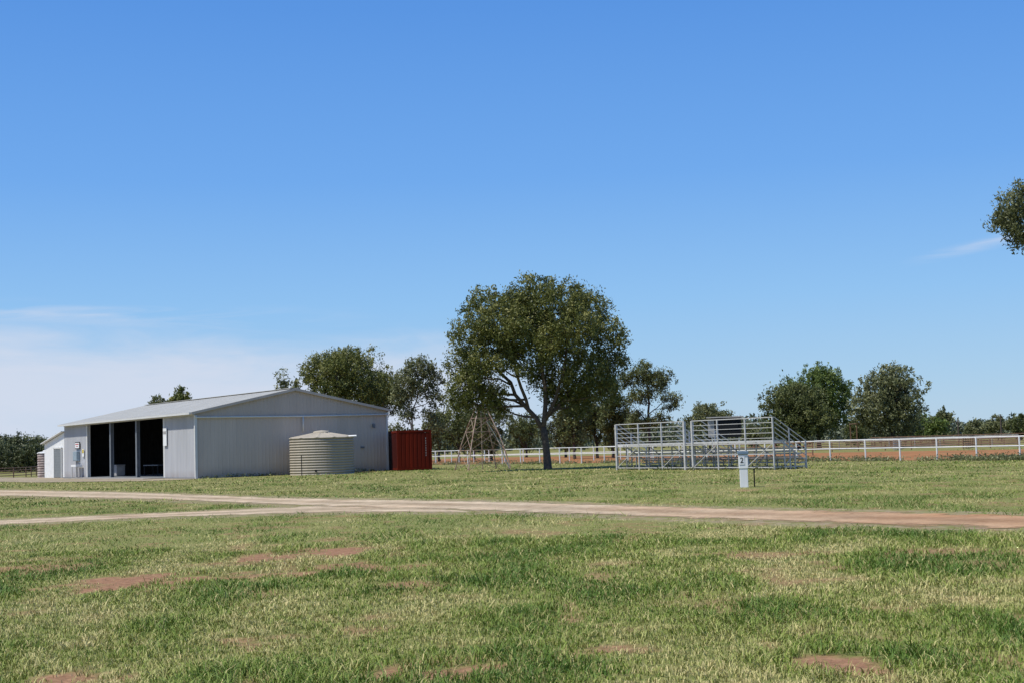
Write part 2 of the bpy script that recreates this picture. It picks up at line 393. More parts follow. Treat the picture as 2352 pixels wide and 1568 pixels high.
# ------------------------------------------------------------ trees
def curve_pts(pts,n=7):
    P=np.array([tuple(p) for p in pts],float); d=np.r_[0,np.cumsum(np.linalg.norm(np.diff(P,axis=0),axis=1))]
    t=np.linspace(0,d[-1],n); Q=np.stack([np.interp(t,d,P[:,k]) for k in range(3)],1)
    Q[1:-1]=.25*Q[:-2]+.5*Q[1:-1]+.25*Q[2:]
    return Q
def make_tree(name,label,base,lobes,fork=2.5,tr=.2,nleaf=8000,ls=.16,mat=M_leafA,bark=M_bark,seed=1,dens=1.0,csize=.38,lean=(0,0),cat='tree',group=None,multi=1,hollow=.5,under=.55,twigs=5,prim=None,trunk=None):
    r=np.random.default_rng(seed)
    e=empty(name,(base[0],base[1],0),0,label,cat,group)
    mb=MB()
    lob=np.array(lobes,float)
    limbs=[]
    if trunk is None:
        forks=[]
        for k in range(multi):
            a=r.uniform(0,6.28); o=np.array([math.cos(a),math.sin(a),0])*(.0 if multi==1 else tr*1.3)
            f=np.array([lean[0]+o[0]*2,lean[1]+o[1]*2,fork*r.uniform(.9,1.1)])
            pts=[o+[0,0,-.15],o+[0,0,.12],o+[lean[0]*.15+r.normal()*.04,lean[1]*.15,fork*.35],o*1.5+[lean[0]*.6,lean[1]*.6,fork*.7],f]
            mb.tube(pts,[tr*1.45,tr*1.12,tr*.95,tr*.88,tr*.8],10)
            forks.append(f)
    else:
        mb.tube(trunk[0],trunk[1],12); forks=[np.array(trunk[0][-1])]
    if prim is None:
        idx=[int(np.argmax(lob[:,2]))]
        while len(idx)<min(4,len(lob)):
            dd=np.min([np.linalg.norm(lob[:,:3]-lob[i,:3],axis=1) for i in idx],axis=0); idx.append(int(np.argmax(dd)))
        for j,i in enumerate(idx):
            s=forks[j%len(forks)]; c=lob[i,:3]; d=c-s; ln=np.linalg.norm(d)
            pts=[s-[0,0,.2],s+d*.3+r.normal(size=3)*.05*ln+[0,0,.03*ln],s+d*.65+r.normal(size=3)*.06*ln,c]
            Q=curve_pts(pts,8); limbs.append((Q,np.linspace(tr*.62,tr*.14,8)))
    else:
        for pts,ra,rb in prim:
            Q=curve_pts(pts,9); Q[1:-1]+=r.normal(size=(7,3))*.05; limbs.append((Q,np.linspace(ra,rb,9)))
    for Q,ra in limbs: mb.tube([tuple(p) for p in Q],list(ra),8)
    allp=np.concatenate([Q[1:] for Q,_ in limbs]); allr=np.concatenate([ra[1:] for _,ra in limbs])
    for (x,y,z,rx,ry,rz) in lobes:
        c=np.array([x,y,z]); dist=np.linalg.norm(allp-c,axis=1)+np.where(allp[:,2]>z,2.5,0)+.0
        i=int(np.argmin(dist)); s=allp[i]; r0=min(allr[i]*.75,tr*.34)
        if dist[i]>.35:
            d=c-s; ln=np.linalg.norm(d)
            Q=curve_pts([s,s+d*.4+r.normal(size=3)*.08*ln,s+d*.75+r.normal(size=3)*.08*ln,c+[0,0,rz*.3]],5)
            mb.tube([tuple(p) for p in Q],list(np.linspace(r0,r0*.35,5)),6,False)
        for k in range(twigs):
            u=r.normal(size=3); u/=np.linalg.norm(u); u[2]=abs(u[2])*.8-.1
            en=c+np.array([u[0]*rx,u[1]*ry,u[2]*rz])*.85
            md=(c+en)/2+r.normal(size=3)*.12*min(1,rx)
            mb.tube([tuple(c-u*.15),tuple(md),tuple(en)],[r0*.4,r0*.25,r0*.08],5,False)
    t=mb.obj('trunk',bark,e,smooth=True)
    w=(lob[:,3]*lob[:,4]*lob[:,5])**(2/3.); w/=w.sum()
    Cs=[];Ts=[]
    per=30
    for L_,wk in zip(lob,w):
        nc=max(3,int(nleaf*wk/per*dens))
        u=r.normal(size=(nc*2,3)); u/=np.linalg.norm(u,axis=1)[:,None]
        kp=(u[:,2]>-.35)|(r.random(len(u))<under); u=u[kp][:nc]; nc=len(u)
        rad=hollow+(1.05-hollow)*r.random(nc)**.6
        bmp=1+.16*np.sin(u[:,0]*7+seed)*np.cos(u[:,2]*6+u[:,1]*5)
        c=L_[:3]+u*(rad*bmp)[:,None]*L_[3:6]
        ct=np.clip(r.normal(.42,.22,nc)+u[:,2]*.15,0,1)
        cs=csize*r.uniform(.4,1.2,nc)
        pc=np.repeat(c,per,0)+r.normal(size=(nc*per,3))*np.repeat(cs,per)[:,None]*np.array([.46,.46,.56])
        Cs.append(pc); Ts.append(np.clip(np.repeat(ct,per)+r.normal(0,.15,nc*per),0,1))
    C=np.concatenate(Cs);T=np.concatenate(Ts)
    ok=C[:,2]>.15; C=C[ok];T=T[ok]
    V,F,TT=leaf_quads(C,ls,T,r)
    me=fast_mesh('crown',V,F,4,[mat],{'tint':TT})
    o=link(bpy.data.objects.new('crown',me)); o.parent=e
    return e
def auto_lobes(w,z0,z1,n,seed,cx=0,flat=1.0,sz=.36,pw=1.0):
    r=np.random.default_rng(seed+100); out=[]
    h=z1-z0; cz=(z0+z1)/2
    for k in range(n):
        u=r.normal(size=3); u/=np.linalg.norm(u); q=r.uniform(.35,.72)
        s=sz*r.uniform(.7,1.25)
        rr=w*s*.75; rz=min(h*.5,rr*r.uniform(.65,1.0)*flat)
        x=cx+u[0]*q*w/2; y=u[1]*q*w/2; z=cz+u[2]*(h/2-rz*.85)
        out.append((x,y,z,rr,rr,rz))
    out.append((cx,0,z1-h*.28,w*sz*.75,w*sz*.7,h*.28))
    return out

# main tree
S=.02653
def ML(px,py,r,dy=0,rz=None): return ((px-1258)*S,dy,(1077-py-2)*S,r*S*.94,r*S*.97,(rz or r)*S*.92)
def PT(px,py,dy=0): return ((px-1258)*S,dy,(1077-py)*S)
main=[ML(1128,708,56,.5),ML(1165,742,60,-1.3),ML(1240,684,60,0),ML(1300,712,66,-1.6),ML(1362,718,62,.8),ML(1225,742,58,1.8),
 ML(1400,785,54,-.4),ML(1418,835,38,.6),ML(1090,768,50,-.6),ML(1068,830,40,.4),ML(1074,885,42,-.8),ML(1106,905,40,.9),ML(1300,800,60,1.6),ML(1350,860,58,-1.2),ML(1262,800,48,-2.4),
 ML(1300,885,48,.4),ML(1385,880,48,1.6),ML(1178,800,38,2.0),ML(1140,905,34,-.3,34),ML(1250,860,34,2.4),ML(1275,760,56,3),ML(1335,925,36,1),ML(1140,775,46,1.5),ML(1330,765,54,-2.8),ML(1275,905,28,.8),ML(1060,915,32,.3,38),
 ML(1095,850,42,2.0),ML(1110,830,34,-1.6),ML(1195,770,42,-2.4),ML(1150,930,22,1.2,28),ML(1400,900,34,-.6),ML(1215,850,26,-2.2),ML(1205,700,44,.6),ML(1150,840,26,-2.0),ML(1200,815,34,-1.5)]
prim=[([PT(1249,985),PT(1215,935,.2),PT(1178,880,.3),PT(1130,815,.1),PT(1105,760,-.2)],.15,.05),
 ([PT(1218,938,.2),PT(1196,870,-.4),PT(1185,800,-.8),PT(1172,740,-1)],.11,.04),
 ([PT(1250,990),PT(1262,910,-.1),PT(1252,830,.2),PT(1246,730,.2)],.16,.05),
 ([PT(1255,965),PT(1290,890,-.6),PT(1312,810,-1),PT(1318,730,-1.2)],.13,.04),
 ([PT(1262,955),PT(1312,905,.6),PT(1360,850,.8),PT(1392,790,.3)],.12,.04),
 ([PT(1178,880,.3),PT(1140,862,.2),PT(1085,858,0)],.06,.03),
 ([PT(1252,960),PT(1258,880,1.2),PT(1270,800,2.4)],.10,.04)]
trunk=([(0,0,-.15),(.0,0,.15),(-.04,0,1.0),(-.11,0,1.9),PT(1251,980)],[.36,.26,.225,.21,.20])
make_tree('eucalyptus_tree','tall spreading dark green gum tree with forked trunk on the grass',(1.93,84.9),main,tr=.24,nleaf=96000,ls=.094,mat=M_leafA,seed=3,csize=.40,hollow=.5,twigs=5,prim=prim,trunk=trunk)

def T(px,Y): # bearing read on the site plan -> x
    return ((px-1176)-9)/3200*Y
make_tree('gum_tree','broad dense gum tree standing behind the shed',(T(800,150),150),auto_lobes(10.2,5.2,12.4,15,5),fork=4,tr=.3,nleaf=29000,ls=.15,mat=M_leafA,seed=5,csize=.5)
make_tree('gum_tree','slim open gum tree with pale leaning trunks behind the shed',(T(955,140),140),[(.4,0,9.3,1.7,1.6,1.2),(1.6,.3,8.4,1.4,1.3,1.2),(-.9,0,8.0,1.4,1.2,1.2),(-1.3,0,6.4,1.1,1,.9),(2.2,0,6.4,1.1,1,.9),(.5,0,7.2,1.4,1.2,1.1),(-.6,0,4.8,1,.9,.8),(1.6,0,4.6,.9,.8,.7),(-1.7,0,3.2,.8,.8,.8),(2.3,0,3.4,.8,.8,.7)],fork=2.6,tr=.16,nleaf=11000,ls=.14,mat=M_leafG,bark=M_barkL,seed=8,csize=.5,multi=2,hollow=.3)
make_tree('gum_tree','wide gum tree behind the shed beside its neighbour',(T(880,155),155),auto_lobes(6.5,4,10.4,10,9),fork=3.5,tr=.25,nleaf=14000,ls=.15,mat=M_leafA,seed=9,csize=.5)
make_tree('sparse_tree','thin half bare tree top showing above the shed roof',(T(663,150),150),[(-.3,0,9.3,.9,.8,.7),(.8,0,8.7,.9,.8,.5),(0,0,7.8,.9,.9,.5),(-.6,0,8.2,.6,.6,.4)],fork=5,tr=.14,nleaf=900,ls=.17,mat=M_leafG,seed=10,csize=.5,twigs=9)
make_tree('sparse_tree','small gum tree top showing above the shed roof',(T(425,170),170),auto_lobes(2.7,6.5,9.9,6,11,sz=.45),fork=5,tr=.15,nleaf=2200,ls=.2,mat=M_leafA,seed=11,csize=.45)
make_tree('sparse_tree','low sparse tree top showing above the shed roof',(T(370,170),170),auto_lobes(2.8,6.6,8.8,6,12,sz=.4),fork=5,tr=.12,nleaf=1000,ls=.18,mat=M_leafG,seed=12,csize=.4)
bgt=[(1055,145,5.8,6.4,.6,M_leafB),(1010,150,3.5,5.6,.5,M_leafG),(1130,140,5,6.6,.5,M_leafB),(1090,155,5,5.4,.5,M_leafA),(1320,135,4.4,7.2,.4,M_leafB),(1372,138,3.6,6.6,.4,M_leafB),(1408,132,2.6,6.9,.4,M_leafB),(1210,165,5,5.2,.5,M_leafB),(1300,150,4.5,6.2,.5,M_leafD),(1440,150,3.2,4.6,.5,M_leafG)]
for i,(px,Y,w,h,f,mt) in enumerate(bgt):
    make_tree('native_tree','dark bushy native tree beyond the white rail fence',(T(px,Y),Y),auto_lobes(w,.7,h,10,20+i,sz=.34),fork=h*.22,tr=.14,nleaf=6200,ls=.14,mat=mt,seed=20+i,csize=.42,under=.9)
rp_=np.random.default_rng(77); pl=[]
for k in range(38):
    z=rp_.uniform(2.6,8.5); wz=2.7*math.sin(math.pi*min(1,(9.3-z)/7.2))**.7
    pl.append((rp_.uniform(-1,1)*wz,rp_.uniform(-.7,.7)*wz,z,rp_.uniform(.5,1.0),rp_.uniform(.5,.9),rp_.uniform(.35,.6)))
pl.append((0,0,8.6,.7,.7,.4))
make_tree('pine_tree','open airy native pine with thin dark trunk',(T(1492,130),130),pl,tr=.15,nleaf=14500,ls=.11,mat=M_leafB,seed=31,csize=.44,hollow=.2,twigs=5,
  trunk=([(0,0,-.1),(0,0,.2),(.05,0,1.5),(.0,0,3)],[.2,.16,.14,.13]),prim=[([(0,0,2.8),(.1,0,5),(0,0,8.6)],.13,.03),([(0,0,3.2),(-1,0,4.4),(-1.9,0,5.2)],.05,.02),([(.05,0,4),(1.2,0,4.9),(2,0,5.6)],.05,.02),([(.05,0,5),(-.9,0,6.2),(-1.4,0,7)],.04,.02)])
make_tree('small_tree','pale green low rounded tree beyond the metal viewing stand',(T(1630,160),160),auto_lobes(5.6,2.0,5.5,9,33),fork=1.6,tr=.15,nleaf=5600,ls=.16,mat=M_leafG,seed=33,csize=.45)
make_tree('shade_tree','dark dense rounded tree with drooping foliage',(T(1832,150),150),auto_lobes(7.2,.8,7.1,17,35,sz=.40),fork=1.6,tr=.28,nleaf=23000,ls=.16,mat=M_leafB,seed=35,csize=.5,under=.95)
make_tree('shade_tree','tall bright green tree standing behind a darker one',(T(1880,166),166),auto_lobes(7.6,1.2,9.9,18,36,sz=.40),fork=2,tr=.28,nleaf=25000,ls=.17,mat=M_leafC,seed=36,csize=.5,under=.9)
make_tree('shade_tree','rounded willowy green tree with ragged edges',(T(2050,150),150),auto_lobes(8.2,.7,8.7,19,37,sz=.38),fork=1.8,tr=.28,nleaf=23000,ls=.17,mat=M_leafG,seed=37,csize=.55,under=.9)
sm=[(2165,180,2.4,4.6,M_leafG),(2140,170,3.0,3.2,M_leafC),(2112,172,3.4,3.6,M_leafC),(2236,200,2.6,3.0,M_leafG),(2290,190,3.2,3.4,M_leafG),(2342,185,3.0,3.5,M_leafB),(1960,175,3.2,3.2,M_leafB),(2395,185,3.4,3.4,M_leafB),(1725,175,3,2.9,M_leafG)]
for i,(px,Y,w,h,mt) in enumerate(sm):
    make_tree('bush_tree','small bushy tree beyond the cattle yards',(T(px,Y),Y),auto_lobes(w,.3,h,6,50+i,sz=.4),fork=.6,tr=.1,nleaf=2800,ls=.18,mat=mt,seed=50+i,csize=.4,under=.9)
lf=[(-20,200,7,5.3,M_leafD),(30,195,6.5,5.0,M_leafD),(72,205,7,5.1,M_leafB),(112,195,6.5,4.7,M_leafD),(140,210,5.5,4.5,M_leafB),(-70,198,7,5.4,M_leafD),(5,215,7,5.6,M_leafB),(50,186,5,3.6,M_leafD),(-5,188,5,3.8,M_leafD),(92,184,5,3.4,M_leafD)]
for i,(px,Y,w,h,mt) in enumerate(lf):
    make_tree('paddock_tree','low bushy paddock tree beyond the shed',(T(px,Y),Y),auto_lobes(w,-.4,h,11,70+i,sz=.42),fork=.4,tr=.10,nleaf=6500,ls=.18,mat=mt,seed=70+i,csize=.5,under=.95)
nt_=[(-1.7,0,8.65,.62,.7,.55),(-1.35,.1,9.25,.35,.5,.35),(-1.75,0,8.05,.45,.5,.42),(-1.35,.1,7.75,.42,.5,.36),(-.7,0,8.6,.6,.8,.6),(.4,.4,8.9,1.2,1.3,.9),(1.6,-.3,8.2,1.2,1.3,.9),(.8,0,7.6,.9,1,.6),(1.2,.6,9.6,1.2,1.2,.9),(-2.05,0,8.3,.35,.4,.45),(-.8,0,7.9,.6,.6,.5)]
make_tree('drooping_gum_tree','gum tree with drooping olive foliage',(T(2452,45)+.3,45),nt_,tr=.12,nleaf=30000,ls=.06,mat=M_leafG,seed=90,csize=.24,hollow=.2,twigs=4,
  trunk=([(.3,0,-.1),(.3,0,.2),(.35,0,2.5),(.4,0,5)],[.3,.24,.2,.17]),prim=[([(.4,0,4.8),(.5,.2,7),(.4,.4,9)],.14,.05),([(.42,0,6.5),(-.1,0,8.2),(-.7,0,8.6),(-1.7,0,8.7)],.06,.015),([(.4,0,5),(1.2,-.2,7),(1.6,-.3,8.3)],.09,.03)])

def woods():
    r=np.random.default_rng(5); Cs=[];Ts=[]
    for k in range(420):
        X=r.uniform(-170,190); Y=r.uniform(270,380)
        h=r.uniform(3.5,7)*(1.0 if X<60 else .8); w=r.uniform(3,6); n=int(200)
        u=r.normal(size=(n,3)); u/=np.linalg.norm(u,axis=1)[:,None]; rad=r.uniform(.5,1,n)[:,None]
        c=np.array([X,Y,h*.5])+u*rad*np.array([w*.6,w*.5,h*.5])
        Cs.append(c);Ts.append(np.clip(r.normal(.4,.15)+r.normal(0,.15,n),0,1))
    C=np.concatenate(Cs);Tt=np.concatenate(Ts)
    V,F,TT=leaf_quads(C,.55,Tt,r)
    me=fast_mesh('distant_woodland',V,F,4,[M_far],{'tint':TT}); o=link(bpy.data.objects.new('distant_woodland',me)); o["kind"]="stuff"; o["label"]="hazy belt of grey green woodland along the horizon"
woods()
def weeds():
    r=np.random.default_rng(15); P=np.array(fence_line,float); Cs=[]
    for k in range(1300):
        i=r.integers(len(P)-1); t=r.random(); p=P[i]*(1-t)+P[i+1]*t
        n=14; s=r.uniform(.05,.19)
        if fbm(np.array([p[0]*.5]),np.array([p[1]*.5]))[0]<.40: continue
        Cs.append(np.array([p[0]+r.normal()*.6,p[1]+r.normal()*.6,s*.8])+r.normal(size=(n,3))*np.array([s*1.6,s*1.6,s*.6]))
    for k in range(130):
        t=r.uniform(0,13.0)
        a=np.array([5.6+.52*t,77.3-.855*t])+np.array([.855,.52])*r.uniform(-.2,2)
        n=12;s=r.uniform(.05,.14)
        Cs.append(np.array([a[0],a[1],s*.8])+r.normal(size=(n,3))*np.array([s*1.6,s*1.6,s*.6]))
    for k in range(60):
        p=shed_pt(r.uniform(.2,14.6),-r.uniform(.1,.5)); n=12;s=r.uniform(.05,.15)
        Cs.append(np.array([p[0],p[1],s*.8])+r.normal(size=(n,3))*np.array([s*1.6,s*1.6,s*.6]))
    C=np.concatenate(Cs); C[:,2]=np.maximum(C[:,2],.02)
    V,F,TT=leaf_quads(C,.08,np.clip(r.normal(.6,.25,len(C)),0,1),r)
    me=fast_mesh('weeds',V,F,4,[M_leafG],{'tint':TT}); o=link(bpy.data.objects.new('weeds',me)); o["kind"]="stuff"; o["label"]="low green weeds along the fence foot"
weeds()

# ------------------------------------------------------------ shed
shed=empty('farm_shed',(c1[0],c1[1],0),TH,'long grey ribbed metal gable shed with three open bays on gravel','shed')
EZ=4.39; RZ=5.87; W=14.4; LN=28.0
def rib_wall(name,p0,p1,ztop,mat,parent,z0=0,period=.26,out=1,dep=.03):
    p0=np.array(p0,float);p1=np.array(p1,float); L=np.linalg.norm(p1-p0); d=(p1-p0)/L; n=np.array([d[1],-d[0]])*out
    ts=[];of=[];n_=max(2,int(round(L/period))); pr=L/n_
    for k in range(n_):
        for a,o in((0,0),(.62,0),(.72,dep),(.9,dep)): ts.append((k+a)*pr); of.append(o)
    ts.append(L);of.append(0); ts=np.array(ts);of=np.array(of)
    if callable(ztop): zt=np.array([ztop(t) for t in ts])
    else: zt=np.full(len(ts),ztop)
    m=MB()
    for t,o,z in zip(ts,of,zt):
        q=p0+d*t+n*o; m.v+=[(q[0],q[1],z0),(q[0],q[1],z)]
    for k in range(len(ts)-1): m.f.append((2*k,2*k+2,2*k+3,2*k+1))
    return m.obj(name,mat,parent)
gz=lambda t: EZ+(RZ-EZ)*(1-abs(t-W/2)/(W/2))-.03
M_wallG2=pmat('gable_top_cladding',(.46,.405,.355),.7,.06,1.3,streak=True,spec=.2)
rib_wall('gable_wall',(0,0),(W,0),4.0,M_wallG,shed,dep=.014)
rib_wall('gable_panel',(0,-.02),(W,-.02),gz,M_wallG2,shed,z0=4.0,dep=.014)
rib_wall('gable_wall',(W,LN),(0,LN),gz,M_wallG,shed)
rib_wall('side_wall',(W,0),(W,LN),EZ-.03,M_wallG,shed)
rib_wall('side_wall',(0,5.6),(0,0.02),EZ-.22,M_wallL,shed,dep=.02)
rib_wall('side_wall',(0,LN),(0,22.4),EZ-.22,M_wallL,shed,dep=.02)
for y in(5.72,11.2,16.8,22.28):
    m=MB(); m.box((.02,y,2.1),(.05,.26,4.2)).box((.22,y,2.1),(.05,.26,4.2)).box((.12,y,2.1),(.16,.06,4.2))
    m.obj('post',M_steelD if y not in(5.72,22.28) else M_trim,shed)
m=MB().box((0.03,LN/2,EZ-.12),(.14,LN,.2)); m.obj('eave_beam',M_trim,shed)
m=MB()
for y in(5.72,11.2,16.8,22.28):
    m.beam((.3,y,EZ-.15),(W/2,y,RZ-.2),.12,.25); m.beam((W-.2,y,EZ-.15),(W/2,y,RZ-.2),.12,.25); m.box((W-.25,y,2.1),(.2,.15,4.2))
for x in(2,4,6,8.4,10.4,12.4):
    m.beam((x,.1,gz(x)-.12),(x,LN-.1,gz(x)-.12),.06,.12)
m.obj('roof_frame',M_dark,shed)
rib_wall('shade_lining',(W-.08,.1),(W-.08,LN-.1),EZ-.1,M_dark,shed)  # dark sheets inside the walls, the bays' shade held in their colour
rib_wall('shade_lining',(.2,.12),(W-.1,.12),lambda t:gz(t)-.1,M_dark,shed)
rib_wall('shade_lining',(.2,LN-.12),(W-.1,LN-.12),lambda t:gz(t)-.1,M_dark,shed)
def roof_slope(x0,z0,x1,z1,y0,y1,th=.05):
    m=MB(); n_=int((y1-y0)/.3); pr=(y1-y0)/n_; prof=[]
    for k in range(n_):
        for a,o in((0,0),(.7,0),(.78,.035),(.92,.035)): prof.append((y0+(k+a)*pr,o))
    prof.append((y1,0))
    for y,o in prof: m.v+=[(x0,y,z0+o),(x1,y,z1+o)]
    for k in range(len(prof)-1): m.f.append((2*k,2*k+1,2*k+3,2*k+2))
    i=len(m.v); m.v+=[(x0,y0,z0-th),(x1,y0,z1-th),(x1,y1,z1-th),(x0,y1,z0-th)]; m.f.append((i,i+3,i+2,i+1))
    return m
sl=(RZ-EZ)/(W/2)
roof_slope(-.35,EZ-.35*sl+.03,W/2,RZ+.03,-.18,LN+.15).obj('roof',M_roof,shed)
roof_slope(W+.25,EZ-.25*sl+.03,W/2,RZ+.03,-.18,LN+.15).obj('roof',M_roof,shed)
m=MB().beam((W/2-.18,-.2,RZ+.06),(W/2-.18,LN+.17,RZ+.06),.4,.03).beam((W/2+.18,-.2,RZ+.06),(W/2+.18,LN+.17,RZ+.06),.4,.03); m.obj('ridge_cap',M_roof,shed)
m=MB().beam((-.36,-.2,EZ-.35*sl-.03),(W/2,-.2,RZ-.03),.05,.17).beam((W/2,-.2,RZ-.03),(W+.26,-.2,EZ-.25*sl-.03),.05,.17); m.obj('barge_board',M_wallG,shed)
m=MB().box((-.43,LN/2,EZ-.1),(.14,LN+.3,.13)); m.obj('gutter',M_trim,shed)
m=MB().box((W+.33,LN/2,EZ-.08),(.14,LN+.3,.13)); m.obj('gutter',M_trim,shed)
MB().box((-.03,-.05,2.08),(.16,.16,4.16)).obj('corner_trim',M_trim,shed); MB().box((W+.02,-.04,2.08),(.12,.12,4.16)).obj('corner_trim',M_trim,shed)
m=MB().tube([(-.15,-.14,4.22),(-.05,-.14,4.02),(7.75,-.14,3.98),(W+.1,-.14,4.02)],.055,10); m.tube([(7.75,-.14,3.98),(7.75,-.14,2.95)],.055,10); m.obj('rainwater_pipe',M_trim,shed,smooth=True)
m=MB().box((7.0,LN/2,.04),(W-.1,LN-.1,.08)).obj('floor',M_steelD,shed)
m=MB().box((-.9,14,.03),(1.6,17.5,.06)).obj('threshold_slab',M_conc,shed)
rib_wall('annex_wall',(0,33.5),(0,LN+.02),lambda t:2.85+t/5.48*.9,M_white,shed,dep=.015)
rib_wall('annex_wall',(5,33.5),(0,33.5),2.85,M_white,shed)
m=MB().beam((2.4,LN,3.82),(2.4,33.7,2.9),5.4,.05); m.obj('annex_roof',M_white,shed)
m=MB()
for k in range(20): m.box((-.07,29.5,.12+k*.115),(.05+.02*(k%2),1.9,.11))
m.obj('roller_door',pmat('roller_door_slats',(.2,.22,.23),.6,.1,3),shed)
m=MB().box((-.08,28.5,1.25),(.1,.1,2.5)).box((-.08,30.5,1.25),(.1,.1,2.5)).box((-.08,29.5,2.47),(.1,2.1,.1)); m.obj('door_frame',M_trim,shed)
m=MB().box((13.3,-.12,3.25),(.14,.16,.26)).box((13.3,-.22,3.12),(.08,.1,.1)); m.obj('wall_lamp',M_steelD,shed)
m=MB().box((12.4,-.06,1.72),(.3,.03,.12)); m.obj('wall_vent',M_steelD,shed)
MB().box((5.5,4.0,1.2),(.06,3.4,2.4)).obj('partition',M_steelD,shed); MB().box((3.5,8.3,1.2),(.05,2.8,2.2)).obj('partition',M_dark,shed)
def at_shed(a,b,z=0): p=shed_pt(a,b); return (p[0],p[1],z)
e=empty('chest_freezer',at_shed(1.9,20.6,.08),TH,'white chest freezer inside the open shed bay','freezer')
MB().box((0,0,.42),(.7,1.3,.78)).obj('cabinet',M_greyr,e,bevel=.03); MB().box((0,0,.86),(.74,1.34,.08)).obj('lid',M_greyr,e,bevel=.02); MB().box((-.39,0,.8),(.04,.2,.04)).obj('handle',M_dark,e)
e=empty('work_bench',at_shed(3.0,15.4,.08),TH,'low wooden bench inside the open shed bay','bench')
MB().box((0,0,.8),(.8,3,.06)).obj('bench_top',M_steelD,e)
for a in(-.35,.35):
    for b in(-1.4,1.4): MB().box((a,b,.385),(.06,.06,.77)).obj('leg',M_dark,e)
e=empty('name_sign',at_shed(-.09,24.3,2.6),TH,'small white sign with dark frame on the shed wall','sign')
MB().box((0,0,0),(.04,1.15,.55)).obj('frame',M_black,e); MB().box((-.03,0,0),(.02,1.0,.42)).obj('panel',M_white,e); MB().box((-.043,0,.1),(.008,.8,.07)).box((-.043,0,-.07),(.008,.5,.05)).obj('lettering',M_boardred,e)
e=empty('meter_box',at_shed(-.16,24.4,1.75),TH,'grey electrical meter box with conduit on the shed wall','meter box')
MB().box((0,0,0),(.24,1.0,.75)).obj('cabinet',M_bluegrey,e,bevel=.02); MB().box((-.13,0,0),(.02,.9,.66)).obj('door',M_bluegrey,e); MB().tube([(.02,.1,-.37),(.02,.1,-1.7)],.04,8).obj('conduit',M_greyr,e)
e=empty('wash_basin',at_shed(-.4,23.6,0),TH,'white wash basin on a stand by the shed bay','basin')
MB().box((0,0,.92),(.5,1.2,.05)).box((-.24,0,1.0),(.04,1.2,.16)).box((.24,0,1.0),(.04,1.2,.16)).box((0,-.6,1.0),(.5,.04,.16)).box((0,.6,1.0),(.5,.04,.16)).obj('bowl',M_white,e)
for a in(-.2,.2):
    for b in(-.5,.5): MB().box((a,b,.45),(.05,.05,.9)).obj('leg',M_trim,e)
e=empty('warning_sign',at_shed(-.09,22.9,2.0),TH,'small yellow and white warning sign on the shed wall','sign')
MB().box((0,0,0),(.03,.42,.6)).obj('panel',M_white,e); MB().box((-.02,0,.12),(.012,.36,.28)).obj('symbol',M_yellow,e)
e=empty('notice_board',at_shed(-.1,5.25,2.85),TH,'white notice board beside the open shed bay','sign')
MB().box((0,0,0),(.04,.62,1.2)).obj('panel',M_white,e); MB().box((-.025,0,.3),(.01,.5,.2)).obj('lettering',M_greyr,e)
def corr_tank(name,loc,rad,h,waves,mat,label,roofmat,rise=.35,seg=72,amp=.03):
    e=empty(name,loc,0,label,'water tank')
    prof=[]
    for k in range(waves*8+1):
        z=h*k/(waves*8); prof.append((rad+amp*(2*abs(math.cos(math.pi*k/8))**.6-1),z))
    def rev(prof,ribs=0):
        m=MB()
        for r_,z in prof:
            for j in range(seg):
                t=2*math.pi*j/seg; zz=z+(ribs*(1 if j%6==0 else 0)); m.v.append((r_*math.cos(t),r_*math.sin(t),zz))
        for k in range(len(prof)-1):
            for j in range(seg):
                j2=(j+1)%seg; m.f.append((k*seg+j,k*seg+j2,(k+1)*seg+j2,(k+1)*seg+j))
        return m
    rev(prof).obj('tank_wall',mat,e,smooth=True)
    rev([(rad+.05,h-.03),(rad+.07,h+.02),(rad-.02,h+.07),(rad*.62,h+.07+rise*.4),(rad*.25,h+.07+rise*.8)],.035).obj('tank_roof',roofmat,e)
    rev([(rad*.25+.03,h+.05+rise*.72),(rad*.25+.03,h+.14+rise*.84),(rad*.22,h+.18+rise*.86),(.01,h+.22+rise*.9)]).obj('lid',roofmat,e,smooth=True)
    return e
tk=corr_tank('water_tank',(T(742,94.2),94.2,0),2.12,2.42,14,M_tank,'round cream ribbed water tank with domed roof beside the shed',M_tank,amp=.045)
MB().tube([(1.9,-.6,2.5),(2.45,-.75,2.5)],.06,10).obj('overflow_pipe',M_white,tk); 
MB().tube([(-.1,-2.1,.25),(-.1,-2.35,.25)],.05,8).box((-.1,-2.4,.27),(.1,.1,.14)).obj('outlet_tap',M_black,tk)
st=corr_tank('rain_tank',(T(108,122),122,0),.62,2.1,10,pmat('rusty_tank',(.38,.33,.31),.8,.3,3,dirt=(.26,.19,.17)),'small weathered corrugated rainwater tank beside the shed annex',M_trim,.1,seg=36)
e=empty('star_picket',(T(695,90),90,0),0,'dark steel picket standing in front of the water tank','picket')
MB().box((0,0,.62),(.05,.015,1.3)).box((0,.015,.62),(.015,.04,1.3)).obj('shaft',M_black,e); MB().box((0,0,1.29),(.07,.06,.05)).obj('cap',M_black,e)

